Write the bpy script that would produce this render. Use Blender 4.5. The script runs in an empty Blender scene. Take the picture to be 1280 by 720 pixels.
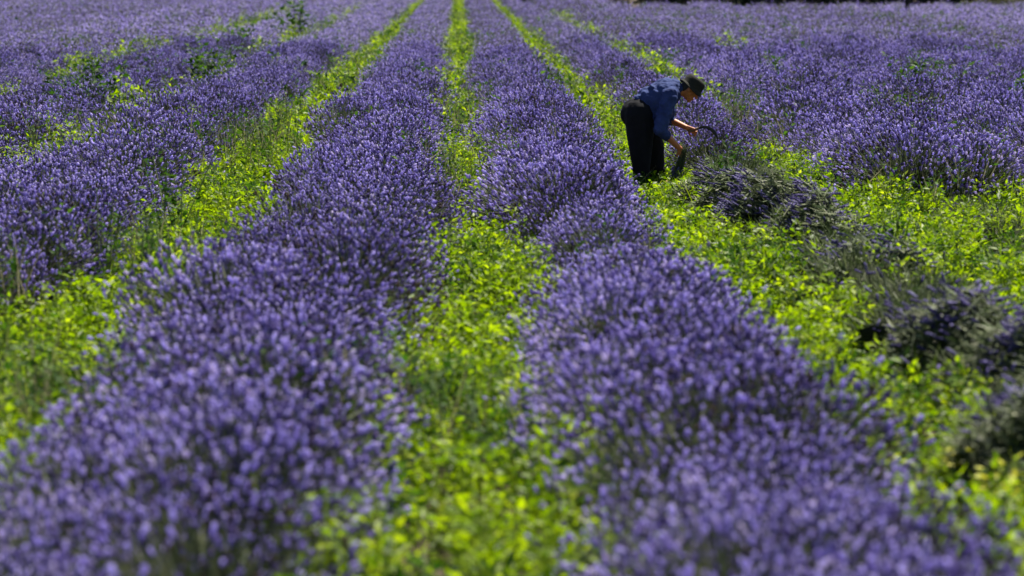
import bpy, bmesh, math, random
import numpy as np
from mathutils import Vector, Matrix

rnd = random.Random(11)
rng = np.random.default_rng(11)
sc = bpy.context.scene
COL = sc.collection

# ---------------------------------------------------------------- camera, sky, sun, exposure
F_PX, CAM_H, HORIZON = 3200.0, 2.4, -45.0          # focal length in photo pixels, eye height, horizon row (photo 1280x720)
PITCH = math.atan((360 - HORIZON) / F_PX)
cam_d = bpy.data.cameras.new('camera'); cam = bpy.data.objects.new('camera', cam_d); COL.objects.link(cam)
cam.location = (0, 0, CAM_H); cam.rotation_euler = (math.pi / 2 - PITCH, 0, 0)
cam_d.sensor_width = 36.0; cam_d.lens = F_PX / 1280 * 36.0
cam_d.clip_start = 0.1; cam_d.clip_end = 3000
cam_d.dof.use_dof = True; cam_d.dof.focus_distance = 27.6; cam_d.dof.aperture_fstop = 2.0
sc.camera = cam

SUN_EL, SUN_AZ = math.radians(62), math.radians(30)      # azimuth from +Y towards +X: behind the field, a little to the side
sun_dir = Vector((math.cos(SUN_EL) * math.sin(SUN_AZ), math.cos(SUN_EL) * math.cos(SUN_AZ), math.sin(SUN_EL)))
world = bpy.data.worlds.new('World'); sc.world = world; world.use_nodes = True
wn = world.node_tree; bg = wn.nodes['Background']
sky = wn.nodes.new('ShaderNodeTexSky'); sky.sky_type = 'NISHITA'; sky.sun_disc = False
sky.sun_elevation = SUN_EL; sky.sun_rotation = SUN_AZ
wn.links.new(sky.outputs[0], bg.inputs[0]); bg.inputs[1].default_value = 0.05
sd = bpy.data.lights.new('sun', 'SUN'); sun = bpy.data.objects.new('sun', sd); COL.objects.link(sun)
sd.energy = 5.0; sd.angle = math.radians(0.5); sd.color = (1.0, 0.95, 0.86)
sun.rotation_euler = (-sun_dir).to_track_quat('-Z', 'Y').to_euler(); sun.location = (0, 20, 30)

vs = sc.view_settings
vs.view_transform = 'Standard'; vs.look = 'None'; vs.exposure = 1.2; vs.gamma = 1.0
sc.cycles.use_denoising = True
sc.cycles.max_bounces = 6; sc.cycles.diffuse_bounces = 3; sc.cycles.transmission_bounces = 4; sc.cycles.glossy_bounces = 2

# ---------------------------------------------------------------- helpers
def px2ground(px, py, z=0.0):
    """photo pixel -> point on the level z"""
    dx, dy = (px - 640) / F_PX, (360 - py) / F_PX
    d = Vector((dx, math.cos(PITCH) + dy * math.sin(PITCH), -math.sin(PITCH) + dy * math.cos(PITCH)))
    t = (z - CAM_H) / d.z
    return Vector((d.x * t, d.y * t, z))

def tag(o, label=None, cat=None, group=None, kind=None):
    for k, v in (('label', label), ('category', cat), ('group', group), ('kind', kind)):
        if v: o[k] = v
    return o

def link(name, data, parent=None):
    o = bpy.data.objects.new(name, data); COL.objects.link(o)
    if parent: o.parent = parent
    return o

def mesh_np(name, V, T, mats, mi=None, smooth=False):
    V = np.asarray(V, np.float32).reshape(-1, 3); T = np.asarray(T, np.int32).reshape(-1, 3)
    me = bpy.data.meshes.new(name)
    me.vertices.add(len(V)); me.vertices.foreach_set('co', V.ravel())
    me.loops.add(len(T) * 3); me.loops.foreach_set('vertex_index', T.ravel())
    me.polygons.add(len(T))
    me.polygons.foreach_set('loop_start', np.arange(0, len(T) * 3, 3, dtype=np.int32))
    me.polygons.foreach_set('loop_total', np.full(len(T), 3, np.int32))
    if mi is not None: me.polygons.foreach_set('material_index', np.asarray(mi, np.int32))
    if smooth: me.polygons.foreach_set('use_smooth', np.ones(len(T), bool))
    for m in mats: me.materials.append(m)
    me.update(calc_edges=True); me.validate()
    return me

class Soup:
    """collects transformed copies of small templates into triangle arrays"""
    def __init__(self): self.V, self.T, self.M, self.n = [], [], [], 0
    def add(self, V, T, m=0):
        V = np.asarray(V, float).reshape(-1, 3); T = np.asarray(T, int).reshape(-1, 3)
        self.V.append(V); self.T.append(T + self.n); self.M.append(np.full(len(T), m)); self.n += len(V)
    def scatter(self, tv, tf, R, P, m=0):
        """R (n,3,3) rows -> columns are the local axes (scaled), P (n,3)"""
        tv = np.asarray(tv, float); tf = np.asarray(tf, int); n = len(P)
        if n == 0: return
        V = np.einsum('nij,vj->nvi', R, tv) + P[:, None, :]
        T = tf[None] + (np.arange(n) * len(tv))[:, None, None]
        self.add(V.reshape(-1, 3), T.reshape(-1, 3), m)
    def mesh(self, name, mats, smooth=False):
        return mesh_np(name, np.concatenate(self.V), np.concatenate(self.T), mats, np.concatenate(self.M), smooth)

def norm(a): return a / np.maximum(np.linalg.norm(a, axis=-1, keepdims=True), 1e-9)

def frames(Zdir, sx, sy, sz, roll=None):
    """frames whose local Z follows Zdir; columns scaled"""
    n = len(Zdir); z = norm(Zdir)
    a = norm(rng.normal(size=(n, 3))) if roll is None else roll
    x = norm(np.cross(a, z)); y = np.cross(z, x)
    b = lambda s: np.broadcast_to(np.asarray(s, float), (n,))[:, None]
    return np.stack([x * b(sx), y * b(sy), z * b(sz)], axis=2)

def ring_template(prof, sides):
    """closed lathe of (radius, z) rings, first and last radius may be 0"""
    V, T, rings = [], [], []
    for r, z in prof:
        if r == 0: rings.append([len(V)]); V.append((0, 0, z))
        else:
            rings.append(list(range(len(V), len(V) + sides)))
            V += [(r * math.cos(2 * math.pi * k / sides), r * math.sin(2 * math.pi * k / sides), z) for k in range(sides)]
    for a, b in zip(rings, rings[1:]):
        for k in range(sides):
            k2 = (k + 1) % sides
            if len(a) == 1 and len(b) == 1: continue
            if len(a) == 1: T.append((a[0], b[k2], b[k]))
            elif len(b) == 1: T.append((a[k], a[k2], b[0]))
            else: T += [(a[k], a[k2], b[k2]), (a[k], b[k2], b[k])]
    return np.array(V, float), np.array(T)

# lavender spike: three whorls, narrow between them, unit length
SPIKE = ring_template([(0, 0), (.85, .10), (.35, .27), (1.0, .42), (.45, .58), (.9, .72), (0, 1.0)], 4)
SPIKE_LOW = ring_template([(0, 0), (1, .45), (0, 1.0)], 3)
STEM = (np.array([(1, 0, 0), (-.5, .87, 0), (-.5, -.87, 0), (.6, 0, 1), (-.3, .5, 1), (-.3, -.5, 1)], float),
        np.array([(0, 1, 4), (0, 4, 3), (1, 2, 5), (1, 5, 4), (2, 0, 3), (2, 3, 5)]))
# leaf: folded along its midrib, Z along the leaf, Y the normal
LEAF = (np.array([(0, 0, 0), (.42, .10, .38), (0, 0, .42), (-.42, .10, .38), (0, -.10, 1.0)], float),
        np.array([(0, 1, 2), (1, 4, 2), (0, 2, 3), (2, 4, 3)]))
BLADE = (np.array([(-.5, 0, 0), (.5, 0, 0), (-.4, .05, .5), (.4, .05, .5), (0, .25, 1)], float),
         np.array([(0, 1, 3), (0, 3, 2), (2, 3, 4)]))

# ---------------------------------------------------------------- materials
def mat_foliage(name, cols, rough=0.5, trans=0.4, tcol=1.0, spec=0.3, noise=None, own=1.0, per_plant=0.0):
    """leaf-like material: colour varies piece by piece; part of the light passes through"""
    m = bpy.data.materials.new(name); m.use_nodes = True; t = m.node_tree; N = t.nodes
    p = N['Principled BSDF']; out = N['Material Output']
    geo = N.new('ShaderNodeNewGeometry'); ramp = N.new('ShaderNodeValToRGB')
    el = ramp.color_ramp.elements
    while len(el) < len(cols): el.new(0.5)
    for e, (pos, c) in zip(el, cols): e.position = pos; e.color = (*c, 1)
    fac = geo.outputs['Random Per Island']
    if noise:
        tc = N.new('ShaderNodeTexCoord'); nt = N.new('ShaderNodeTexNoise'); nt.inputs['Scale'].default_value = noise
        mp = N.new('ShaderNodeMath'); mp.operation = 'MULTIPLY_ADD'
        oi = N.new('ShaderNodeObjectInfo')
        t.links.new(geo.outputs['Position'], nt.inputs['Vector'])
        ad = N.new('ShaderNodeMath'); ad.operation = 'MULTIPLY_ADD'; ad.inputs[1].default_value = 0.9 + 1.3 * (1 - own); ad.inputs[2].default_value = -0.45 - .15 * (1 - own)
        t.links.new(nt.outputs['Fac'], ad.inputs[0])
        sm = N.new('ShaderNodeMath'); sm.operation = 'ADD'; sm.use_clamp = True
        ow = N.new('ShaderNodeMath'); ow.operation = 'MULTIPLY'; ow.inputs[1].default_value = own; t.links.new(fac, ow.inputs[0])
        t.links.new(ad.outputs[0], sm.inputs[0]); t.links.new(ow.outputs[0], sm.inputs[1]); fac = sm.outputs[0]
        if per_plant:                                      # some plants bloom paler, some are further gone
            pp = N.new('ShaderNodeMath'); pp.operation = 'MULTIPLY_ADD'; pp.inputs[1].default_value = per_plant; pp.inputs[2].default_value = -per_plant / 2
            s2 = N.new('ShaderNodeMath'); s2.operation = 'ADD'; s2.use_clamp = True
            t.links.new(oi.outputs['Random'], pp.inputs[0]); t.links.new(pp.outputs[0], s2.inputs[0]); t.links.new(fac, s2.inputs[1]); fac = s2.outputs[0]
    t.links.new(fac, ramp.inputs['Fac'])
    t.links.new(ramp.outputs['Color'], p.inputs['Base Color'])
    p.inputs['Roughness'].default_value = rough; p.inputs['Specular IOR Level'].default_value = spec
    if trans > 0:
        tr = N.new('ShaderNodeBsdfTranslucent'); mix = N.new('ShaderNodeMixShader'); mix.inputs[0].default_value = trans
        mul = N.new('ShaderNodeMix'); mul.data_type = 'RGBA'; mul.blend_type = 'MULTIPLY'; mul.inputs[0].default_value = 1
        tc3 = tcol if isinstance(tcol, tuple) else (tcol,) * 3
        t.links.new(ramp.outputs['Color'], mul.inputs[6]); mul.inputs[7].default_value = (*tc3, 1)
        t.links.new(mul.outputs[2], tr.inputs['Color'])
        t.links.new(p.outputs[0], mix.inputs[1]); t.links.new(tr.outputs[0], mix.inputs[2]); t.links.new(mix.outputs[0], out.inputs[0])
    return m

def mat_plain(name, c1, c2, scale=8.0, rough=0.8, spec=0.3, bump=0.0, metal=0.0, detail=6.0):
    m = bpy.data.materials.new(name); m.use_nodes = True; t = m.node_tree; N = t.nodes
    p = N['Principled BSDF']; tc = N.new('ShaderNodeTexCoord'); nt = N.new('ShaderNodeTexNoise')
    nt.inputs['Scale'].default_value = scale; nt.inputs['Detail'].default_value = detail
    mx = N.new('ShaderNodeMix'); mx.data_type = 'RGBA'; mx.inputs[6].default_value = (*c1, 1); mx.inputs[7].default_value = (*c2, 1)
    t.links.new(tc.outputs['Object'], nt.inputs['Vector']); t.links.new(nt.outputs['Fac'], mx.inputs[0])
    t.links.new(mx.outputs[2], p.inputs['Base Color'])
    p.inputs['Roughness'].default_value = rough; p.inputs['Specular IOR Level'].default_value = spec; p.inputs['Metallic'].default_value = metal
    if bump:
        b = N.new('ShaderNodeBump'); b.inputs['Strength'].default_value = bump; b.inputs['Distance'].default_value = 0.02
        t.links.new(nt.outputs['Fac'], b.inputs['Height']); t.links.new(b.outputs[0], p.inputs['Normal'])
    return m

M_FLOWER = mat_foliage('lavender_flower', [(0, (.10, .075, .06)), (.06, (.06, .045, .12)), (.3, (.17, .13, .34)), (.58, (.35, .29, .63)), (.85, (.52, .46, .83)), (1, (.60, .53, .76))], 0.7, 0.5, 1.25, 0.1, noise=0.9, per_plant=0.3)
M_FLOWER_DRY = mat_foliage('cut_lavender_flower', [(0, (.04, .03, .12)), (.5, (.09, .07, .22)), (1, (.2, .18, .34))], 0.7, 0.25, 1.0, 0.15)
M_STALK = mat_foliage('lavender_stalk', [(0, (.05, .075, .03)), (.6, (.10, .125, .055)), (1, (.22, .23, .13))], 0.6, 0.25, 1.0, 0.2)
M_CUTSTALK = mat_foliage('cut_lavender_stalk', [(0, (.03, .05, .015)), (.5, (.11, .15, .05)), (.85, (.22, .25, .12)), (1, (.36, .36, .26))], 0.6, 0.3, 1.0, 0.3)
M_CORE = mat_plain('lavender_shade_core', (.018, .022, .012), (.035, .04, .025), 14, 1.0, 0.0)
M_WEED = mat_foliage('weed_leaf', [(0, (.018, .045, .002)), (.32, (.085, .15, .002)), (.7, (.185, .26, .003)), (1, (.33, .38, .02))], 0.45, 0.52, (1.75, 1.8, .7), 0.2, noise=5.0, own=.4)
M_DARKWEED = mat_foliage('dark_weed_leaf', [(0, (.015, .04, .004)), (.6, (.035, .085, .008)), (1, (.08, .14, .015))], 0.55, 0.4, (1.3, 1.5, .8), 0.12)
M_WSTEM = mat_foliage('weed_stem', [(0, (.05, .09, .02)), (1, (.14, .17, .05))], 0.6, 0.0)
M_YELLOW = mat_foliage('yellow_petal', [(0, (.36, .38, .02)), (1, (.55, .52, .04))], 0.6, 0.4)
M_DRYGRASS = mat_foliage('dry_grass_blade', [(0, (.16, .15, .07)), (1, (.38, .34, .20))], 0.7, 0.3)
M_SOIL = mat_plain('soil', (.035, .026, .018), (.085, .065, .045), 3.0, 0.95, 0.1, 0.6)
M_TREE = mat_foliage('tree_leaf', [(0, (.008, .016, .008)), (1, (.03, .045, .018))], 0.6, 0.12)
M_OLIVE = mat_foliage('olive_hedge_leaf', [(0, (.06, .07, .02)), (1, (.14, .14, .06))], 0.6, 0.3)
M_BARK = mat_plain('bark', (.02, .016, .012), (.05, .04, .03), 6, 0.9, 0.1, 0.5)
M_POST = mat_plain('tarred_wood', (.008, .007, .006), (.02, .018, .016), 20, 0.8, 0.2, 0.3)
M_SKIN = mat_plain('skin', (.40, .13, .045), (.50, .18, .065), 25, 0.5, 0.35)
M_SHIRT = mat_plain('blue_shirt', (.006, .010, .045), (.05, .078, .22), 9, 0.85, 0.15, 0.5)  # light and dark blue mottling puts highlights and shade into the cloth colour
M_TROUSER = mat_plain('black_trousers', (.006, .006, .008), (.012, .012, .014), 12, 0.9, 0.12, 0.3)
M_HAT = mat_plain('dark_hat', (.012, .012, .009), (.03, .029, .02), 30, 0.85, 0.15, 0.2)
M_HAIR = mat_plain('hair', (.01, .009, .008), (.02, .018, .016), 60, 0.6, 0.3)
M_SHOE = mat_plain('boot_leather', (.012, .01, .009), (.03, .025, .02), 15, 0.5, 0.4)
M_BLADE = mat_plain('sickle_steel', (.012, .012, .012), (.03, .028, .026), 30, 0.5, 0.5, 0.1, 0.3)
M_HANDLE = mat_plain('sickle_wood', (.10, .05, .025), (.18, .10, .05), 30, 0.6, 0.3)

# ---------------------------------------------------------------- ground
bm = bmesh.new()
bmesh.ops.create_grid(bm, x_segments=80, y_segments=120, size=1)
for v in bm.verts:
    v.co.x *= 400; v.co.y = (v.co.y + 1) * 450 - 60
    v.co.z = -0.004
me = bpy.data.meshes.new('ground'); bm.to_mesh(me); bm.free(); me.materials.append(M_SOIL)
tag(link('ground', me), 'brown soil of the lavender field between the rows', 'ground', kind='structure')

# ---------------------------------------------------------------- layout of rows and green strips (metres)
SLOPE = -0.0207
def lane(u0, Z):
    near = .04 * max(0.0, 18 - Z) * min(1.0, max(0.0, (u0 + .56) / 1.96)) * (1 if u0 < 1.7 else .4)   # the strip by the cut row swings outwards near the viewer
    if u0 < -1.0 and u0 > -4: near -= .04 * max(0.0, 20 - Z) * (1 if u0 < -2.5 else .5)
    elif -1.0 < u0 < -.2: near += .002 * max(0.0, 20 - Z)
    return near + u0 + SLOPE * (Z - 27.4) + 0.07 * math.sin(Z * 0.13 + u0 * 2.1) + 0.04 * math.sin(Z * 0.41 + u0)
STRIPS = {'L4': -10.0, 'L3': -7.45, 'L2': -5.0, 'L1': -2.66, 'C': -0.56, 'R1': 1.40, 'R2': 3.12, 'R3': 5.1}
LANES = [STRIPS[k] for k in ('L4', 'L3', 'L2', 'L1', 'C', 'R1', 'R2', 'R3')]
gap = {-10.0: .3, -7.45: .55, -5.0: .55, -2.66: 1.05, -0.56: .58, 1.40: .80, 3.12: .46, 5.1: .25}
lo = -10.0
while lo > -37: lo -= 2.2; LANES.insert(0, lo)
hi = 5.1
while hi < 37: hi += 2.0; LANES.append(hi)
for l in LANES: gap.setdefault(l, 0.22)
FAR_Z = 58.0
def field_end(X): return 113.0 if X > 7.6 else 150.0
def gap_at(l, Z): return gap[l] + (.026 * max(0.0, 20 - Z) if abs(l + .56) < .01 else 0)
def in_view(X, Z, m=2.6): return abs(X) < 0.2 * Z * 1.02 + m

def fnoise(x, y):
    return (math.sin(x * 1.7 + y * .9) + math.sin(y * .53 + 1.3) + math.sin(x * 3.1 - y * 1.43 + 2) + math.sin(y * 2.3 + x)) / 4

# ---------------------------------------------------------------- lavender bush meshes
def dome_core(soup, R, H, m, seed, z0=0.0):
    r = np.random.default_rng(seed); S, K = 12, 5
    V = []; T = []
    for k in range(K):
        a = math.pi / 2 * k / K
        for s in range(S):
            q = 1 + .15 * r.normal()
            V.append((R * math.cos(a) * math.cos(2 * math.pi * s / S) * q, R * math.cos(a) * math.sin(2 * math.pi * s / S) * q, z0 + H * math.sin(a) * (1 + .06 * r.normal())))
    V.append((0, 0, z0 + H))
    for k in range(K - 1):
        for s in range(S):
            a, b, c, d = k * S + s, k * S + (s + 1) % S, (k + 1) * S + (s + 1) % S, (k + 1) * S + s
            T += [(a, b, c), (a, c, d)]
    for s in range(S): T.append(((K - 1) * S + s, (K - 1) * S + (s + 1) % S, K * S))
    soup.add(V, T, m)

def bush_mesh(i, n=880, R=0.54, H=0.60):
    s = Soup()
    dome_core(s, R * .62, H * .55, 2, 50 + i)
    # flower stems fanning out of the crown
    th = np.arccos(1 - rng.random(n) * 0.93) * 0.97; ph = rng.random(n) * 2 * math.pi
    lump = 1 + 0.10 * np.sin(3 * ph + i) * np.sin(2 * th + i * 2) + rng.normal(0, 0.10, n)
    tip = np.stack([R * np.sin(th) * np.cos(ph) * lump, R * np.sin(th) * np.sin(ph) * lump, .10 + (H - .10) * np.cos(th) * lump], 1)
    base = tip * np.array([.35, .35, .25]) + np.array([0, 0, .08])
    d = tip - base
    dirn = norm(norm(d) + np.array([0, 0, .45]) + rng.normal(0, .45, (n, 3)))
    s.scatter(*STEM, frames(d, .0022, .0022, np.linalg.norm(d, axis=1)), base, 1)
    L = rng.uniform(.018, .045, n); W = rng.uniform(.0072, .013, n)
    s.scatter(*SPIKE, frames(dirn, W, W, L), tip - dirn * .006, 0)
    # narrow grey green leaves lower down
    k = 420
    th = np.arccos(rng.random(k)) ; ph = rng.random(k) * 2 * math.pi; rr = rng.uniform(.55, 1.02, k)
    p = np.stack([R * np.sin(th) * np.cos(ph) * rr, R * np.sin(th) * np.sin(ph) * rr, .03 + H * .75 * np.cos(th) * rr], 1)
    dd = norm(p + np.array([0, 0, .25]) + rng.normal(0, .2, (k, 3)))
    s.scatter(*BLADE, frames(dd, .011, .02, rng.uniform(.06, .13, k)), p, 1)
    return s.mesh('lavender_bush_mesh', [M_FLOWER, M_STALK, M_CORE])

BUSHES = [bush_mesh(i) for i in range(7)] + [bush_mesh(7, 430), bush_mesh(8, 330, .5, .54)]

def stubble_mesh(i, n=520, R=0.46, H=0.34):
    """a bush after the harvest: a dome of short grey green cut stems"""
    s = Soup(); dome_core(s, R * .8, H * .72, 2, 80 + i)
    th = np.arccos(rng.random(n)); ph = rng.random(n) * 2 * math.pi
    lump = 1 + .12 * np.sin(3 * ph + i) + rng.normal(0, .07, n)
    tip = np.stack([R * np.sin(th) * np.cos(ph) * lump, R * np.sin(th) * np.sin(ph) * lump, .03 + H * np.cos(th) * lump], 1)
    base = tip * .6
    d = norm(tip - base + rng.normal(0, .12, (n, 3)))
    s.scatter(*BLADE, frames(d, rng.uniform(.010, .02, n), .02, rng.uniform(.07, .16, n)), base, 1)
    s.scatter(*STEM, frames(d, .003, .003, rng.uniform(.12, .2, n)), base, 1)
    k = 26; q = rng.integers(0, n, k)
    s.scatter(*SPIKE, frames(d[q], .009, .009, .05), tip[q], 0)
    return s.mesh('cut_bush_mesh', [M_FLOWER_DRY, M_CUTSTALK, M_CORE])
STUBBLE = [stubble_mesh(i) for i in range(4)]

def place_bush(meshes, parent, x, y, s, name):
    o = link(name, rnd.choice(meshes), parent)
    o.location = (x, y, 0)
    o.rotation_euler = (rnd.uniform(-.06, .06), rnd.uniform(-.06, .06), rnd.uniform(0, 6.283))
    o.scale = (s * rnd.uniform(.92, 1.1), s * rnd.uniform(.92, 1.1), s * rnd.uniform(.88, 1.12))
    return o

def bush_line(parent, a, b, w, z0, z1, meshes, name, skip=0.07, step=0.56, size=1.0, thin=None):
    lines = (-.5, .5) if w > 1.25 else (0,)
    n = 0
    for li in lines:
        Z = z0 + rnd.uniform(0, .3)
        while Z < z1:
            xa, xb = lane(a, Z) + gap_at(a, Z) / 2 + .50, lane(b, Z) - gap_at(b, Z) / 2 - .50
            x = ((xa + xb) / 2 + li * max(0, xb - xa)) + rnd.gauss(0, .09)
            weak = thin and li < 0 and thin[0] < Z < thin[1]            # stretch where weeds have crowded the bushes out
            if in_view(x, Z) and rnd.random() > (.55 if weak else skip):
                place_bush(meshes, parent, x, Z, (.68 if weak else 1) * size * rnd.uniform(.8, 1.14) * (1 + .14 * fnoise(x * .7, Z)), name); n += 1
            Z += step * rnd.uniform(.85, 1.15)
    return n

FAR_MESH = {}
def far_mesh(length):
    """a stretch of row beyond where single bushes can be told apart: the same bushes, with fewer and coarser spikes the farther off"""
    s = Soup(); W0 = 1.5
    for li in (-.5, .5):
        Z = FAR_Z + rnd.uniform(0, .3)
        while Z < FAR_Z + length:
            lod = .72 * (FAR_Z / Z) ** 1.5; q = lod ** -.5; n = int(780 * lod); bs = rnd.uniform(.8, 1.14)
            c = np.array([li * (W0 - 1.0) + rnd.gauss(0, .06), Z - FAR_Z, 0])
            R_, H_ = .54 * bs, .60 * bs * rnd.uniform(.88, 1.12)
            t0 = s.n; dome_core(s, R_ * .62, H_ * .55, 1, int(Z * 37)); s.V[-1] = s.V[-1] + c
            th = np.arccos(1 - rng.random(n) * .93) * .97; ph = rng.random(n) * 2 * math.pi
            lump = 1 + .10 * np.sin(3 * ph + Z) * np.sin(2 * th + Z * 2) + rng.normal(0, .10, n)
            tip = np.stack([R_ * np.sin(th) * np.cos(ph) * lump, R_ * np.sin(th) * np.sin(ph) * lump, .10 + (H_ - .10) * np.cos(th) * lump], 1)
            d = norm(norm(tip) + np.array([0, 0, .45]) + rng.normal(0, .45, (n, 3)))
            L = rng.uniform(.018, .045, n) * q; W = rng.uniform(.008, .0145, n) * q
            F_, g_ = frames(d, W, W, L), rng.random(n) < .36            # the rest are stalks and spent heads
            s.scatter(*SPIKE_LOW, F_[~g_], (tip + c)[~g_], 0); s.scatter(*SPIKE_LOW, F_[g_], (tip + c)[g_], 2)
            k = int(150 * lod); th = np.arccos(rng.random(k)); ph = rng.random(k) * 2 * math.pi; rr = rng.uniform(.5, .9, k)
            p = np.stack([R_ * np.sin(th) * np.cos(ph) * rr, R_ * np.sin(th) * np.sin(ph) * rr, .03 + H_ * .75 * np.cos(th) * rr], 1)
            s.scatter(*BLADE, frames(norm(p + np.array([0, 0, .25])), .014 * q, .02, rng.uniform(.06, .13, k)), p + c, 2)
            Z += .56 * rnd.uniform(.85, 1.15)
    return s.mesh('distant_bushes', [M_FLOWER, M_CORE, M_STALK])

def far_part(parent, u, w, z0, z1):
    key = 55 if z1 < 130 else 92
    if key not in FAR_MESH: FAR_MESH[key] = far_mesh(key)
    o = link('distant_bushes', FAR_MESH[key], parent)
    o.location = (lane(u, z0), z0, 0); o.rotation_euler = (0, 0, -SLOPE); o.scale = (w / 1.5, 1, rnd.uniform(.94, 1.06))
    tag(o, kind='stuff')
    return o

ROW_LABELS = {
    (-10.0, -7.45): 'purple lavender row on the far side of the two patchy weed strips',
    (-7.45, -5.0): 'purple lavender row between the two patchy weed strips',
    (-5.0, -2.66): 'broad purple lavender row between a patchy weed strip and the wide bright one',
    (-2.66, -0.56): 'widest purple lavender row, between two bright green strips, no path of cut stems beside it',
    (-0.56, 1.40): 'purple lavender row that runs past the stooping worker, between two bright green strips',
    (1.40, 3.12): 'lavender row being harvested, still in bloom beyond the stooping worker',
    (3.12, 5.1): 'lavender row with dark cut end beside the overgrown harvested ground',
}
CUT_END = {(1.40, 3.12): 28.2, (3.12, 5.1): 25.0, (5.1, 7.1): 24.6}
for a, b in zip(LANES, LANES[1:]):
    u = (a + b) / 2; w = (b - a) - (gap[a] + gap[b]) / 2
    z0 = 6.4
    for k, v in CUT_END.items():
        if abs(k[0] - a) < 1e-6: z0 = v
    z1 = field_end(u)
    # rows that never come near the view are not built
    zz = np.arange(z0, z1, 2.0); vis = [Z for Z in zz if in_view(lane(u, Z), Z)]
    if not vis: continue
    root = link('lavender_row', None); root.location = (lane(u, vis[0]), vis[0], 0)
    inv = Matrix.Translation(-root.location)
    lab = ROW_LABELS.get((a, b))
    if lab: tag(root, lab, 'lavender row')
    elif u < 0: tag(root, 'one of the distant purple lavender rows beyond the patchy weed strips', 'lavender row', 'distant rows beyond the weed strips')
    else: tag(root, 'one of the unbroken lavender rows beyond the harvested ground', 'lavender row', 'rows beyond the harvested ground')
    first = len(bpy.data.objects)
    kids = []
    FZ = FAR_Z + rnd.uniform(-4, 4)
    if vis[0] < FZ - 1:
        bush_line(root, a, b, w, max(z0, vis[0]), FZ, BUSHES, 'bush', size=1.06 if u > 3 else 1.0, thin=(16, 21.5) if abs(a + .56) < .01 else None)
    far_part(root, u, w, FZ, z1)
    for o in root.children_recursive if hasattr(root, 'children_recursive') else root.children:
        o.location = Vector(o.location) - root.location

# harvested parts of the rows: grey green domes of cut stems
for (a, b), lab in (((1.40, 3.12), 'row of freshly cut grey green lavender bushes in front of the stooping worker'),
                    ((3.12, 5.1), 'row of cut lavender bushes sunk in weeds before the dark row end')):
    u = (a + b) / 2; root = link('harvested_lavender_row', None); tag(root, lab, 'lavender row'); root.location = (lane(u, 10), 10, 0)
    Z = 10.0
    while Z < CUT_END[(a, b)] - .1:
        x = lane(u, Z) + rnd.gauss(0, .08)
        if in_view(x, Z, 1.0):
            o = place_bush(STUBBLE, root, x, Z, rnd.uniform(.95, 1.3) if a < 2 else rnd.uniform(.7, .95), 'cut_bush')
            o.location = Vector(o.location) - root.location
        Z += rnd.uniform(.55, .85)

# ---------------------------------------------------------------- green strips (ground cover)
def leafy(soup, P, Hh, per, leaf=(.03, .06), spread=.13, m=0, ms=1, up=0.35):
    n = len(P); 
    if n == 0: return
    idx = np.repeat(np.arange(n), per); k = len(idx)
    t = rng.uniform(.12, 1.0, k); az = rng.random(k) * 2 * math.pi
    r = spread * (0.25 + .75 * rng.random(k)) * (1.15 - .55 * t)
    out = np.stack([np.cos(az), np.sin(az), np.zeros(k)], 1)
    pos = P[idx] + out * r[:, None] * .6; pos[:, 2] += Hh[idx] * t
    d = norm(out + np.stack([np.zeros(k), np.zeros(k), rng.normal(up, .55, k)], 1) + rng.normal(0, .25, (k, 3)))
    L = leaf[0] + (leaf[1] * 1.35 - leaf[0]) * rng.random(k) ** 1.7; L = L * (1.15 - .4 * t)
    # local Y is the leaf normal: keep it roughly up with a strong wobble
    nrm = norm(np.array([0, 0, 1.0]) + rng.normal(0, .55, (k, 3)))
    x = norm(np.cross(nrm, d)); y = np.cross(d, x)
    R = np.stack([x * (L * rng.uniform(.5, 1.0, k))[:, None], y * L[:, None], d * L[:, None] * rng.uniform(1.1, 1.8, k)[:, None]], 2)
    soup.scatter(*LEAF, R, pos, m)
    ns = 3; idx = np.repeat(np.arange(n), ns); k = len(idx)
    d = norm(rng.normal(0, .28, (k, 3)) + np.array([0, 0, 1.2]))
    soup.scatter(*STEM, frames(d, .003, .003, Hh[idx] * rng.uniform(.7, 1.0, k)), P[idx], ms)

def blades(soup, P, Hh, per, m):
    idx = np.repeat(np.arange(len(P)), per); k = len(idx)
    d = norm(rng.normal(0, .3, (k, 3)) + np.array([0, 0, 1.0]))
    soup.scatter(*BLADE, frames(d, rng.uniform(.005, .010, k), .12, Hh[idx] * rng.uniform(.6, 1.3, k)), P[idx] + rng.normal(0, .04, (k, 3)) * np.array([1, 1, 0]), m)

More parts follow.
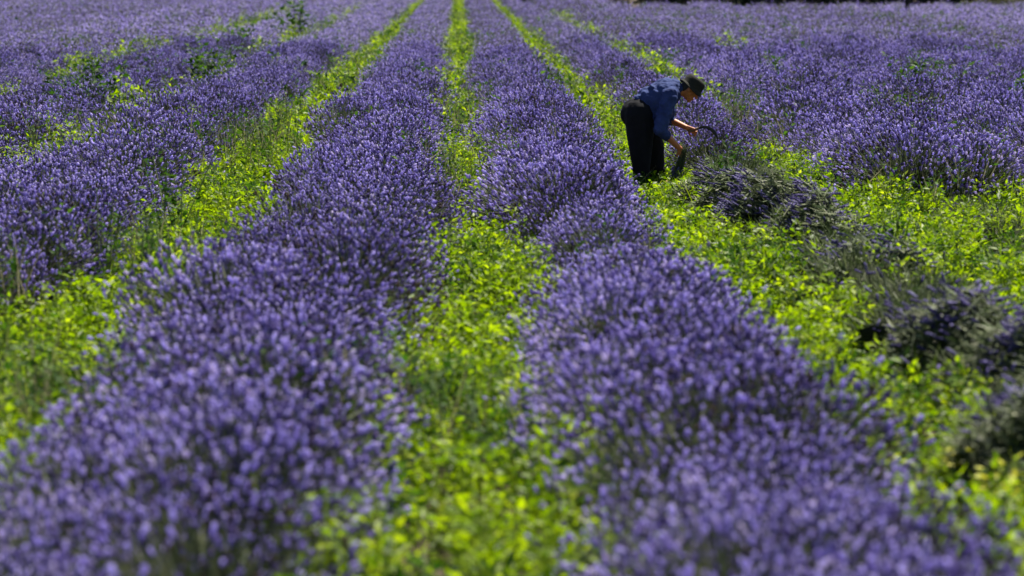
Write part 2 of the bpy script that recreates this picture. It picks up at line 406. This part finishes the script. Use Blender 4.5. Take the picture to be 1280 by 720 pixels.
def strip(label, u, w, z0, z1, dens, h, far_fade=1.0, patch=-2.0, name='weed_strip', bulge=None):
    s = Soup(); near, mid, hh1, hh2, gr, gh = [], [], [], [], [], []
    Z = z0
    while Z < z1:
        lod = min(1.0, 26.0 / Z); k = rng.poisson(dens * w * .5 * lod ** .6)
        for _ in range(k):
            z = Z + rng.random() * .5; x = lane(u, z) + (rng.random() - .5) * w * (1 + .25 * fnoise(u, z))
            if bulge and bulge[0] < z < bulge[1] and rng.random() < .6: x += rng.random() * .75
            if not in_view(x, z) or fnoise(x * .6, z) < patch: continue
            q = h * rng.uniform(.4, 1.2) * (1 + .5 * fnoise(x * 1.7, z * 1.3))
            if rng.random() < .12 + .4 * fnoise(x * 2.1, z * 1.6 + 4): continue
            if name == 'weed_strip' and abs(u - 1.42) < .05 and 21.5 < z < 28.5: q *= .62      # trodden down where the worker has passed
            if z < 30: near.append((x, z, 0)); hh1.append(q)
            else: mid.append((x, z, 0)); hh2.append(q)
            if rng.random() < .3: gr.append((x, z, 0)); gh.append(q * 1.1)
        Z += .5
    for pts, hs, per, leaf, sp in ((near, hh1, 50, (.02, .052), .18), (mid, hh2, 24, (.04, .08), .2)):
        if not pts: continue
        A, Hq = np.array(pts), np.array(hs); dk = np.array([fnoise(q[0] * 2.3, q[1] * 1.9) > .12 for q in pts]) & (rng.random(len(pts)) < .75)
        leafy(s, A[~dk], Hq[~dk], per, leaf, sp); leafy(s, A[dk], Hq[dk] * .9, per, leaf, sp, m=2)
    if gr: blades(s, np.array(gr), np.array(gh), 5, 0)
    o = link(name, s.mesh(name, [M_WEED, M_WSTEM, M_DARKWEED])); tag(o, label, 'weeds', kind='stuff'); return o

strip('bright green weeds filling the wide strip beside the broad lavender rows', STRIPS['L1'], 1.15, 8, 150, 46, .34)
strip('bright green weeds in the straight strip between the two middle lavender rows', STRIPS['C'], 1.2, 7, 150, 52, .33, bulge=(15.5, 22))
strip('bright green weeds in the strip where the worker stands, beside the cut bushes', STRIPS['R1'] + .02, 1.05, 8, 150, 46, .33)
strip('weeds between the cut bushes and the overgrown harvested ground', STRIPS['R2'] - .05, .9, 10, 30, 44, .34)
strip('weeds growing up between the freshly cut lavender bushes', 2.2, .95, 10, 26, 16, .36)
strip('patchy weeds in the strip behind the stooping person, between unbroken rows', STRIPS['R2'], .6, 36, 100, 34, .62, patch=-.12)
strip('green weeds covering the harvested ground before the dark row end', 4.15, 1.75, 12, 25.2, 44, .33)
strip('green weeds before the cut end of the outermost row', 6.2, 2.3, 12, 25.0, 40, .33)
strip('patchy weeds in the broken strip beyond the broad lavender row', STRIPS['L2'], .8, 18, 120, 38, .55, patch=.02)
strip('patchy dark weeds in the second broken strip of the field', STRIPS['L3'], .85, 26, 110, 40, .62, patch=-.05)

# thin weeds poking up through the flowers all over the field
s = Soup(); P, Hh = [], []
for _ in range(5200):
    Z = 11.5 + 126 * rng.random() ** 1.3; X = (rng.random() * 2 - 1) * (.2 * Z + 1)
    if fnoise(X * .5, Z * .35) < -.05: continue
    if 0.9 < X - SLOPE * (Z - 27) < 3.2 and Z < 29: continue
    P.append((X, Z, .25)); Hh.append(rng.uniform(.25, .5))
for _ in range(230):
    Z = 24 + 90 * rng.random() ** 1.2; X = (rng.random() * 2 - 1) * (.2 * Z + 1)
    if X < 3.2 + SLOPE * (Z - 27) and rng.random() < .6: continue
    if .6 < X - SLOPE * (Z - 27) < 3.4 and Z < 30: continue
    rad = rng.uniform(.12, .4)
    for _k in range(rng.integers(5, 14)):
        P.append((X + rng.normal(0, rad), Z + rng.normal(0, rad * 1.6), .38)); Hh.append(rng.uniform(.2, .42))
P = np.array(P); Hh = np.array(Hh); nearm = P[:, 1] < 40
leafy(s, P[nearm], Hh[nearm], 12, (.025, .05), .10); blades(s, P, Hh, 3, 2)
leafy(s, P[~nearm], Hh[~nearm], 9, (.045, .085), .16)
o = link('scattered_weeds', s.mesh('scattered_weeds', [M_DARKWEED, M_WSTEM, M_DRYGRASS]))
tag(o, 'thin grass and weeds poking through the lavender flowers', 'weeds', kind='stuff')

# ---------------------------------------------------------------- single tall weeds
def tall_weed(px, py, h_px, label, mat, spread=.22, per=120, leaf=(.05, .10), flower=False, z=0.45):
    g = px2ground(px, py, z); s_px = F_PX / g.y; h = max(.25, h_px / s_px + z)
    root = link('flowering_weed' if flower else 'tall_weed', None); root.location = (g.x, g.y, 0)
    tag(root, label, 'weed')
    far = max(1.0, g.y / 40) ** .7; per = int(per * 1.3); leaf = (leaf[0] * far, leaf[1] * far); spread *= far
    s = Soup(); k = 9
    d = norm(rng.normal(0, .22, (k, 3)) * np.array([1, 1, .2]) + np.array([0, 0, 1.0]))
    base = rng.normal(0, .05, (k, 3)) * np.array([1, 1, 0])
    ln = h * rng.uniform(.75, 1.05, k)
    s.scatter(*STEM, frames(d, .007, .007, ln), base, 0)
    link('stems', s.mesh('stems', [M_WSTEM]), root)
    s = Soup(); n = per; q = rng.integers(0, k, n); t = rng.uniform(.15, 1, n)
    az = rng.random(n) * 6.283; out = np.stack([np.cos(az), np.sin(az), rng.normal(.25, .5, n)], 1)
    pos = base[q] + d[q] * (ln[q] * t)[:, None] + out * (spread * .25 * (1.2 - t))[:, None]
    L = rng.uniform(*leaf, n) * (1.2 - .5 * t); dd = norm(out); nn = norm(np.array([0, 0, 1.0]) + rng.normal(0, .5, (n, 3)))
    x = norm(np.cross(nn, dd)); y = np.cross(dd, x)
    s.scatter(*LEAF, np.stack([x * L[:, None] * .9, y * L[:, None], dd * L[:, None] * 1.5], 2), pos, 0)
    link('leaves', s.mesh('leaves', [mat]), root)
    if flower:
        s = Soup(); n = 60; q = rng.integers(0, k, n)
        pos = base[q] + d[q] * ln[q][:, None] + rng.normal(0, .05, (n, 3)); dd = norm(rng.normal(0, .4, (n, 3)) + np.array([0, 0, 1]))
        disc = (np.array([(math.cos(i * 1.0472), math.sin(i * 1.0472), .25) for i in range(6)] + [(0, 0, 0)]), np.array([(i, (i + 1) % 6, 6) for i in range(6)]))
        s.scatter(*disc, frames(dd, .018, .018, .018), pos, 0)
        link('flowers', s.mesh('flowers', [M_YELLOW]), root)['kind'] = 'stuff'
    return root

tall_weed(122, 128, 58, 'tall dark green weed in the second broken strip, the tallest there', M_DARKWEED, .4, 320, (.05, .11))
tall_weed(85, 132, 40, 'small dark green weed beside the tallest weed of the second broken strip', M_DARKWEED, .4, 220, (.05, .11))
tall_weed(262, 95, 50, 'upright green weed at the bend of the broken strip', M_DARKWEED, .4, 260, (.05, .11))
tall_weed(365, 42, 42, 'wide dark green weed far up the broken strip', M_DARKWEED, .6, 170, (.06, .12))
tall_weed(300, 60, 34, 'low spreading weed behind the upright one in the broken strip', M_DARKWEED, .5, 140, (.05, .11))
tall_weed(235, 150, 20, 'pale green weed standing in the broad lavender row', M_WEED, .35, 240, (.025, .05))
tall_weed(180, 176, 20, 'low pale green weed in the broken strip beside the broad row', M_WEED, .35, 240, (.025, .05))
tall_weed(215, 262, 78, 'tall dark weed at the edge of the broad lavender row above the wide strip', M_DARKWEED, .22, 150, (.035, .07))
tall_weed(190, 335, 70, 'thin dark weed leaning over the edge of the wide bright strip', M_DARKWEED, .2, 120, (.03, .06))
tall_weed(124, 300, 60, 'thin dark weed among the flowers of the broad lavender row', M_DARKWEED, .15, 70, (.03, .05))
tall_weed(45, 250, 24, 'pale weed patch at the near end of the broken strip', M_WEED, .35, 240, (.025, .05))
tall_weed(1140, 118, 46, 'tall dark green weed alone among the far unbroken rows', M_DARKWEED, .4, 320, (.05, .11))
tall_weed(1138, 88, 26, 'small dark weed behind the lone tall weed in the far rows', M_DARKWEED, .4, 160, (.05, .11))
tall_weed(915, 66, 32, 'bright green bushy weed far beyond the stooping worker', M_WEED, .5, 120, (.05, .10))
tall_weed(955, 112, 30, 'small dull green weed beyond the worker among the flowers', M_DARKWEED, .3, 110)
tall_weed(905, 208, 40, 'leafy olive weed growing beside the purple topped bundle', M_DARKWEED, .3, 170, (.03, .06))
tall_weed(1270, 130, 40, 'dark weed at the outer edge of the far unbroken rows', M_DARKWEED, .4, 220, (.05, .11))
tall_weed(1052, 300, 60, 'dark leafy weed below the dark cut row end', M_DARKWEED, .25, 160, (.03, .06), z=0.0)
tall_weed(1120, 345, 90, 'tall green weed in the harvested ground below the dark row end', M_DARKWEED, .2, 140, (.03, .06), z=0.0)
tall_weed(1196, 640, 72, 'yellow flowering weed standing beside the heaps of cut stems', M_WEED, .2, 130, (.03, .05), flower=True, z=0.0)
tall_weed(1246, 680, 80, 'larger yellow flowering weed close under the heaps of cut stems', M_WEED, .2, 150, (.03, .05), flower=True, z=0.0)

# ---------------------------------------------------------------- cut lavender lying on the harvested row
def cut_heap(px, py, length, width, height, heading, n, label, heads=1.0):
    """stems laid side by side over a low mound, flower heads at their upper end"""
    g = px2ground(px, py); root = link('cut_lavender_heap', None); root.location = (g.x, g.y, 0); root.rotation_euler = (0, 0, heading)
    tag(root, label, 'cut lavender')
    s = Soup()
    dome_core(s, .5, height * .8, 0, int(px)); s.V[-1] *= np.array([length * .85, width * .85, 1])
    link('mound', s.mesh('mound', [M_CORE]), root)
    a = rng.uniform(-.5, .5, n); c = rng.uniform(-.5, .5, n)
    hz = height * np.sqrt(np.maximum(.03, 1 - (2 * a) ** 2 * .9)) * np.sqrt(np.maximum(.05, 1 - (2 * c) ** 2 * .9))
    hz = hz * (1 + .28 * np.sin(a * 9 + px) * np.sin(c * 8 + py) + .16 * np.sin(a * 21 + py))
    mid = np.stack([a * length, c * width, hz + rng.normal(0, .035, n)], 1)
    swing = rng.normal(.35, 1.1, n)
    d = norm(np.stack([np.cos(swing) * -1, np.sin(swing), .25 - 0.9 * c * 0 + rng.normal(0, .22, n)], 1))
    L = rng.uniform(.13, .25, n)
    st, hd = Soup(), Soup()
    base = mid - d * (L * .5)[:, None]; base[:, 2] = np.maximum(base[:, 2], .02)
    tip = mid + d * (L * .5)[:, None]
    st.scatter(*STEM, frames(tip - base, .0045, .0045, np.linalg.norm(tip - base, axis=1)), base, 0)
    k = n // 2; st.scatter(*BLADE, frames(d[:k], .024, .04, rng.uniform(.05, .13, k)), mid[:k] + rng.normal(0, .02, (k, 3)), 0)
    link('stems', st.mesh('stems', [M_CUTSTALK]), root)
    m = np.nonzero((hz > height * (1.0 - .55 * heads)) & (np.sin(a * 11 + px) + np.sin(c * 9) > -.6))[0]
    hd.scatter(*SPIKE, frames(d[m], rng.uniform(.009, .013, len(m)), rng.uniform(.009, .013, len(m)), rng.uniform(.05, .085, len(m))), tip[m], 0)
    link('flower_heads', hd.mesh('flower_heads', [M_FLOWER_DRY]), root)['kind'] = 'stuff'
    return root
cut_heap(966, 308, .85, .7, .50, -.35, 1300, 'arched bundle of cut lavender with dark purple heads, next to the stooping worker', .95)
cut_heap(1020, 334, .9, .5, .44, -1.0, 1100, 'long swath of cut lavender lying just below the arched bundle', .7)
cut_heap(1092, 378, .8, .5, .36, -1.0, 900, 'end of the cut lavender swath with drooping pale purple heads', .7)
cut_heap(892, 262, .7, .6, .30, -.9, 1000, 'low pile of cut grey green stems at the feet of the stooping person', .12)
cut_heap(916, 282, .65, .5, .38, -1.0, 1000, 'rough pile of cut stems between the stooping person and the arched bundle', .4)
cut_heap(1200, 498, .85, .62, .47, -1.1, 1500, 'grey green heap of cut lavender stems, between the long swath and the last heap', .5)
cut_heap(1296, 535, .75, .6, .46, -1.1, 1200, 'heap of cut stems with purple heads on its top beside the grey green heap', .65)
cut_heap(1292, 640, .7, .6, .44, -1.0, 1200, 'last heap of cut grey stems beside the yellow flowering weeds', .35)

# ---------------------------------------------------------------- the worker
PB = px2ground(812, 238)                                 # where the worker stands
def PX(px, py, dy=0.0):                                  # a point of the figure from its place in the picture, dy metres behind the standing point
    return Vector(((px - 812) / (F_PX / PB.y), dy, (238 - py) / (F_PX / PB.y)))

def tapered(bm, a, b, ra, rb, seg=14, flat=None):
    """a capsule from a to b with end radii"""
    a, b = Vector(a), Vector(b); d = b - a; L = d.length
    q = d.to_track_quat('Z', 'Y').to_matrix() if L > 1e-6 else Matrix.Identity(3)
    rings = []
    for i in range(5): t = math.pi / 2 * (i / 4 - 1); rings.append((ra * math.cos(t), ra * math.sin(t)))
    for i in range(5): t = math.pi / 2 * i / 4; rings.append((rb * math.cos(t), L + rb * math.sin(t)))
    prev = None
    for r, z in rings:
        r = max(r, 1e-4); vs_ = []
        for k in range(seg):
            v = Vector((r * math.cos(2 * math.pi * k / seg), r * math.sin(2 * math.pi * k / seg), z))
            w = q @ v
            if flat: w = Vector((w.x * flat[0], w.y * flat[1], w.z * flat[2])) if L < 1e-6 else w
            vs_.append(bm.verts.new(a + w))
        if prev:
            for k in range(seg): bm.faces.new((prev[k], prev[(k + 1) % seg], vs_[(k + 1) % seg], vs_[k]))
        else: bm.faces.new(list(reversed(vs_)))
        prev = vs_
    bm.faces.new(prev)

def ell(bm, c, r, rot=None):
    m = Matrix.Translation(Vector(c)) @ (rot.to_4x4() if rot else Matrix.Identity(4)) @ Matrix.Diagonal((*r, 1))
    bmesh.ops.create_uvsphere(bm, u_segments=18, v_segments=12, radius=1, matrix=m)

def fuse(name, build, mat, parent, voxel=.008, smooth=4, noise=0.0, nscale=.12):
    """one continuous surface grown round a set of tapered volumes"""
    bm = bmesh.new(); build(bm); me = bpy.data.meshes.new(name); bm.to_mesh(me); bm.free()
    o = link(name, me)
    r = o.modifiers.new('r', 'REMESH'); r.mode = 'VOXEL'; r.voxel_size = voxel
    sm = o.modifiers.new('s', 'SMOOTH'); sm.iterations = smooth; sm.factor = .5
    if noise:
        tx = bpy.data.textures.new(name + '_folds', 'CLOUDS'); tx.noise_scale = nscale
        dm = o.modifiers.new('d', 'DISPLACE'); dm.texture = tx; dm.strength = noise; dm.mid_level = .5
    dg = bpy.context.evaluated_depsgraph_get()
    me2 = bpy.data.meshes.new_from_object(o.evaluated_get(dg)); bpy.data.objects.remove(o)
    me2.materials.clear(); me2.materials.append(mat)
    me2.polygons.foreach_set('use_smooth', np.ones(len(me2.polygons), bool))
    return link(name, me2, parent)

worker = link('person', None); worker.location = (PB.x, PB.y, 0)
tag(worker, 'stooping person in blue shirt, black trousers and brimmed hat, cutting lavender', 'person')
NR, FA = -1, 1      # near side of the body (towards the viewer) and the far side
hip = PX(799, 138); chest = PX(831, 115); neck = PX(848, 111)
HU = Vector((.64, 0, .77)).normalized(); HF = Vector((.77, 0, -.64)).normalized(); HS = Vector((0, 1, 0))   # head up, face forward
head = PX(862, 111)
HROT = Matrix((HF, HS, HU)).transposed()                 # columns: forward, side, up
sh = {s: PX(835, 118) + Vector((0, s * .19, 0)) for s in (NR, FA)}
elb = {NR: PX(823, 160, -.25), FA: PX(836, 150, .20)}
wri = {NR: PX(848, 184, -.12), FA: PX(859, 160, .06)}
kne = {NR: PX(800, 188, -.12), FA: PX(817, 186, .14)}
ank = {NR: PX(801, 229, -.14), FA: PX(822, 228, .18)}

def fingers(bm, w, d, side_v, palm_n, curl, hand=1):
    """palm, four curled fingers and a thumb; d points along the hand, palm_n is the way the palm faces"""
    d = d.normalized(); palm_n = (palm_n - palm_n.dot(d) * d).normalized(); side_v = d.cross(palm_n).normalized() * hand
    c = w + d * .045
    for k in (-1, 0, 1): tapered(bm, w + side_v * k * .016, w + d * .085 + side_v * k * .024, .016, .015, 10)
    for k, ln in zip((-1.5, -.5, .5, 1.5), (.068, .078, .074, .058)):
        p = w + d * .088 + side_v * k * .0195; dd = d.copy()
        for j in range(3):
            ang = curl * (j + .6) * .55
            dn = (d * math.cos(ang) + palm_n * math.sin(ang)).normalized(); q = p + dn * ln * (.42, .33, .25)[j]
            tapered(bm, p, q, .0092 - .0007 * j, .0086 - .0007 * j, 8); p = q
    p = w + d * .03 - side_v * .03
    q = p + (d * .6 - side_v * .6 + palm_n * .5).normalized() * .038; tapered(bm, p, q, .012, .0105, 8)
    tapered(bm, q, q + (d * .75 + palm_n * .65 + side_v * .1).normalized() * .032, .0102, .0085, 8)

def build_body(bm):
    ell(bm, head, (.098, .076, .115), HROT)
    ell(bm, head + HF * .035 - HU * .07, (.06, .05, .05), HROT)                       # jaw
    tapered(bm, head + HF * .092 + HU * .0, head + HF * .112 - HU * .032, .011, .015, 8)   # nose
    ell(bm, head + HF * .088 - HU * .068, (.014, .026, .012), HROT)                   # mouth
    ell(bm, head + HF * .07 - HU * .105, (.022, .026, .018), HROT)                    # chin
    for s in (-1, 1):
        ell(bm, head + HS * s * .079 - HU * .012 - HF * .008, (.022, .009, .032), HROT)   # ears
        ell(bm, head + HF * .082 + HS * s * .032 + HU * .012, (.02, .022, .010), HROT)    # brow
    tapered(bm, neck - Vector((.03, 0, .02)), head - HF * .03 - HU * .05, .058, .052)
    tapered(bm, hip, chest, .13, .14); tapered(bm, hip + Vector((.05, 0, -.03)), chest + Vector((0, 0, -.03)), .12, .13)
    for s in (NR, FA):
        tapered(bm, chest + Vector((0, s * .08, 0)), sh[s], .10, .065)
        tapered(bm, sh[s], elb[s], .055, .041); tapered(bm, elb[s], wri[s], .042, .028)
        tapered(bm, hip + Vector((0, s * .08, 0)), kne[s], .10, .06); tapered(bm, kne[s], ank[s], .06, .042)
        tapered(bm, ank[s], ank[s] + Vector((.14, 0, -.045)), .045, .035)
    fingers(bm, wri[NR], PX(853, 194) - PX(848, 184) + Vector((0, .02, 0)), None or Vector((0, 0, 0)), Vector((-.3, .9, -.2)), 1.5, 1)
    fingers(bm, wri[FA], PX(868, 164) - PX(859, 160), Vector((0, 0, 0)), Vector((.1, -.75, -.65)), 1.9, -1)

body = fuse('body', build_body, M_SKIN, worker, .0055, 2)

def build_shirt(bm):
    for t in range(5):
        f = t / 4; c = hip.lerp(chest, f * 1.02)
        ell(bm, c + Vector((0, 0, -.01)), (.165, .19 + .03 * f, .155 + .01 * math.sin(f * 3.1)))
    tapered(bm, PX(806, 128), PX(840, 111), .13, .11); ell(bm, PX(812, 124), (.15, .2, .14))
    ell(bm, PX(812, 140), (.15, .185, .13)); tapered(bm, PX(816, 146), PX(828, 132), .12, .12)
    tapered(bm, chest, neck - Vector((.01, 0, .0)), .12, .072)
    for s in (NR, FA):
        tapered(bm, chest + Vector((0, s * .10, .0)), sh[s], .115, .082)
        e = sh[s].lerp(elb[s], .98); tapered(bm, sh[s], e, .090, .074)
        tapered(bm, e, elb[s].lerp(wri[s], .16 if s == FA else .30), .073, .058)
        for q in (.35, .6, .85):                                                       # sleeve folds
            p = sh[s].lerp(elb[s], q); tapered(bm, p + Vector((-.055, 0, .02)), p + Vector((.05, s * .03, -.025)), .030, .024, 8)
    for f in (.15, .42, .7):                                                           # folds across the back
        p = hip.lerp(chest, f); tapered(bm, p + Vector((-.07, -.12, .115)), p + Vector((-.02, .12, .135)), .03, .028, 8)
    tapered(bm, PX(826, 124, -.17), PX(812, 132, -.15), .03, .02, 8)
shirt = fuse('shirt', build_shirt, M_SHIRT, worker, .009, 3, .035, .06); shirt['label'] = 'loose blue work shirt'

def build_trousers(bm):
    ell(bm, hip + Vector((-.03, 0, -.03)), (.175, .19, .17)); ell(bm, PX(796, 142), (.185, .185, .15)); ell(bm, PX(804, 128), (.13, .17, .07))
    for s in (NR, FA):
        h = hip + Vector((-.01 if s == NR else .03, s * .09, -.03))
        tapered(bm, h, kne[s], .168, .122); tapered(bm, kne[s], ank[s] + Vector((0, 0, .06)), .122, .082)
        for q in (.0, .3, .6, .9): p = kne[s].lerp(ank[s], q); tapered(bm, p + Vector((-.075, -.03, .03)), p + Vector((.075, -.03, -.02)), .032, .028, 8)
trousers = fuse('trousers', build_trousers, M_TROUSER, worker, .010, 3, .02, .1); trousers['label'] = 'baggy black trousers'

def build_boot(s):
    def f(bm):
        a = ank[s]; tapered(bm, a + Vector((0, 0, .08)), a, .055, .058); z = .045
        tapered(bm, Vector((a.x - .04, a.y, z)), Vector((a.x + .15, a.y, z)), .045, .042)
        ell(bm, (a.x + .05, a.y, .02), (.16, .05, .022))
    return f
for s in (NR, FA): fuse('boot', build_boot(s), M_SHOE, worker, .008, 2)
fuse('hair', lambda bm: (ell(bm, head - HF * .012 + HU * .022, (.100, .082, .108), HROT), ell(bm, head - HF * .055 - HU * .02, (.05, .07, .075), HROT)), M_HAIR, worker, .008, 2)

# hat: lathe along the head's up axis, brim slightly drooping and uneven
bm = bmesh.new(); S = 40
prof = [(.085, .012), (.112, .0), (.126, -.014), (.140, -.032), (.143, -.037), (.140, -.041), (.126, -.020), (.117, -.004), (.114, .035), (.108, .070), (.094, .090), (.060, .098), (.03, .094), (.0, .092)]
rings = []
for r, z in prof:
    ring = []
    for k in range(S):
        a = 2 * math.pi * k / S; rr = r * (1.0 if r < .13 else 1 + .02 * math.sin(3 * a)); zz = z + (.010 * math.sin(2 * a + .4) if r > .13 else 0)
        v = HROT @ Vector((rr * math.cos(a) * 1.02, rr * math.sin(a) * .9, zz))
        ring.append(bm.verts.new(head + HU * .042 - HF * .004 + v))
    rings.append(ring)
for a_, b_ in zip(rings, rings[1:]):
    for k in range(S): bm.faces.new((a_[k], a_[(k + 1) % S], b_[(k + 1) % S], b_[k]))
bmesh.ops.remove_doubles(bm, verts=bm.verts, dist=1e-5); bmesh.ops.recalc_face_normals(bm, faces=bm.faces)
me = bpy.data.meshes.new('hat'); bm.to_mesh(me); bm.free(); me.materials.append(M_HAT)
me.polygons.foreach_set('use_smooth', np.ones(len(me.polygons), bool))
hat = link('hat', me, worker); hat['label'] = 'dark brimmed hat tipped forward'

# ---------------------------------------------------------------- sickle in the far hand
def sweep(bm, pts, radii, seg=8, squash=None):
    prev = None
    for i, p in enumerate(pts):
        t = (pts[min(i + 1, len(pts) - 1)] - pts[max(i - 1, 0)]).normalized()
        b = Vector((0, 1, 0)); n = t.cross(b).normalized(); b = n.cross(t)
        ring = []
        for k in range(seg):
            a = 2 * math.pi * k / seg; sq = squash if squash else 1
            ring.append(bm.verts.new(p + n * math.cos(a) * radii[i] + b * math.sin(a) * radii[i] * sq))
        if prev:
            for k in range(seg): bm.faces.new((prev[k], prev[(k + 1) % seg], ring[(k + 1) % seg], ring[k]))
        else: bm.faces.new(ring)
        prev = ring
    bm.faces.new(list(reversed(prev))); bmesh.ops.recalc_face_normals(bm, faces=bm.faces)
sick = link('sickle', None); sick.location = (PB.x, PB.y, 0)
tag(sick, 'curved dark sickle held in the hand of the stooping person', 'sickle')
bm = bmesh.new(); y0 = .045
hp = [PX(859.5, 164.5, y0), PX(862, 164, y0), PX(866, 163, y0), PX(870, 161.5, y0), PX(873, 160.5, y0)]
sweep(bm, hp, [.012, .016, .014, .016, .012]); me = bpy.data.meshes.new('handle'); bm.to_mesh(me); bm.free(); me.materials.append(M_HANDLE); link('handle', me, sick)
bm = bmesh.new()
raw = [(872, 160.8), (876, 159.2), (880, 158.8), (884, 159.4), (888, 161.2), (891.5, 164), (894.5, 167.8), (896.5, 172), (898, 177)]
sweep(bm, [PX(x, y, y0) for x, y in raw], [.009, .013, .016, .018, .018, .017, .014, .010, .002], 8, .22)
me = bpy.data.meshes.new('blade'); bm.to_mesh(me); bm.free(); me.materials.append(M_BLADE); link('blade', me, sick)

# a handful of stems in the near hand
bun = link('lavender_bunch', None); g = PX(852, 194, -.10); bun.location = (PB.x + g.x, PB.y + g.y, g.z)
tag(bun, 'handful of cut lavender gripped in the lower hand of the stooping person', 'cut lavender')
n = 150; d = norm(rng.normal(0, .14, (n, 3)) + np.array([-.28, 0, -1.0])); L = rng.uniform(.2, .32, n)
base = rng.normal(0, .014, (n, 3)) - d * .07
s = Soup(); s.scatter(*STEM, frames(d, .003, .003, L), base, 0); link('stems', s.mesh('stems', [M_STALK]), bun)
s = Soup(); s.scatter(*SPIKE, frames(d, .010, .010, .06), base + d * L[:, None], 0); link('flower_heads', s.mesh('flower_heads', [M_FLOWER_DRY]), bun)['kind'] = 'stuff'

# ---------------------------------------------------------------- far edge of the field
def leaf_mass(soup, cx, cy, cz, rx, ry, rz, n, size, m=0):
    v = norm(rng.normal(size=(n, 3))) * (rng.random((n, 1)) ** .35)
    lump = 1 + .2 * np.sin(v[:, :1] * 5 + cx) * np.sin(v[:, 1:2] * 4 + cx)
    P = np.array([cx, cy, cz]) + v * lump * np.array([rx, ry, rz]); P = P[P[:, 2] > .02]
    k = len(P); d = norm(rng.normal(size=(k, 3)) + np.array([0, 0, -.2]))
    soup.scatter(*LEAF, frames(d, size, size, size * 1.4), P, m)
X = 7.6; i = 0
while X < 29:
    Y = 120 + rnd.uniform(-1, 1.5); h = rnd.uniform(5.5, 8); r = rnd.uniform(1.9, 2.5)
    t = link('tree', None); t.location = (X, Y, 0)
    tag(t, 'dark tree of the dense line along the far edge of the field', 'tree', 'trees along the far edge')
    s = Soup(); tv, tf = ring_template([(.24, -.05), (.18, 1.0), (.13, h * .5), (.06, h * .85), (0, h * .9)], 8); s.add(tv, tf)
    for k in range(6):
        a = rnd.uniform(0, 6.28); z = rnd.uniform(.8, h * .6); d = np.array([[math.cos(a), math.sin(a), .7]])
        s.scatter(*STEM, frames(d, .07, .07, r * .8), np.array([[0, 0, z]]))
    link('trunk', s.mesh('trunk', [M_BARK]), t)
    s = Soup(); leaf_mass(s, 0, 0, h * .55, r, r * .9, h * .47, 2600, .20); leaf_mass(s, .3, -.6, .7, r * .95, r * .6, .9, 1500, .17)
    link('crown', s.mesh('crown', [M_TREE]), t)
    X += r * 1.25; i += 1
for px, w_ in ((658, 5), (775, 9), (808, 10)):
    g = Vector(((px - 640) / F_PX * 118.4, 118.4, 0)); b = link('shrub', None); b.location = g
    tag(b, 'small dark shrub at the far field edge apart from the trees', 'shrub', 'shrubs at the far edge')
    s = Soup(); tv, tf = ring_template([(.05, -.02), (.03, .8), (0, 1.1)], 6); s.add(tv, tf); link('stem', s.mesh('stem', [M_BARK]), b)
    s = Soup(); leaf_mass(s, 0, 0, .8, w_ * .05, .4, .9, 600, .09); link('foliage', s.mesh('foliage', [M_TREE]), b)
g = Vector(((1262 - 640) / F_PX * 114.8, 114.8, 0)); b = link('hedge', None); b.location = g; tag(b, 'olive green hedge in front of the dark trees at the far edge', 'hedge')
s = Soup(); leaf_mass(s, 0, 0, .5, 2.2, .6, .7, 2500, .10); link('foliage', s.mesh('foliage', [M_OLIVE]), b)
s = Soup()
for k in range(9): tv, tf = ring_template([(.03, -.02), (.02, .5), (0, .8)], 5); s.add(tv + np.array([-1.8 + k * .45, 0, 0]), tf)
link('stems', s.mesh('stems', [M_BARK]), b)

# lone dark post
g = px2ground(1134, 17, .55); g.z = 0
tv, tf = ring_template([(0, -.1), (.095, -.1), (.09, .3), (.08, 1.0), (.072, 1.62), (.05, 1.68), (0, 1.70)], 10)
s = Soup(); s.add(tv, tf); po = link('post', None); po.location = g; tag(po, 'thin dark wooden post standing alone in the far lavender', 'post')
link('stake', s.mesh('stake', [M_POST], True), po)
tv, tf = ring_template([(.0, 1.45), (.085, 1.45), (.085, 1.49), (0, 1.49)], 10); s = Soup(); s.add(tv, tf); link('wire_tie', s.mesh('wire_tie', [M_BLADE]), po)
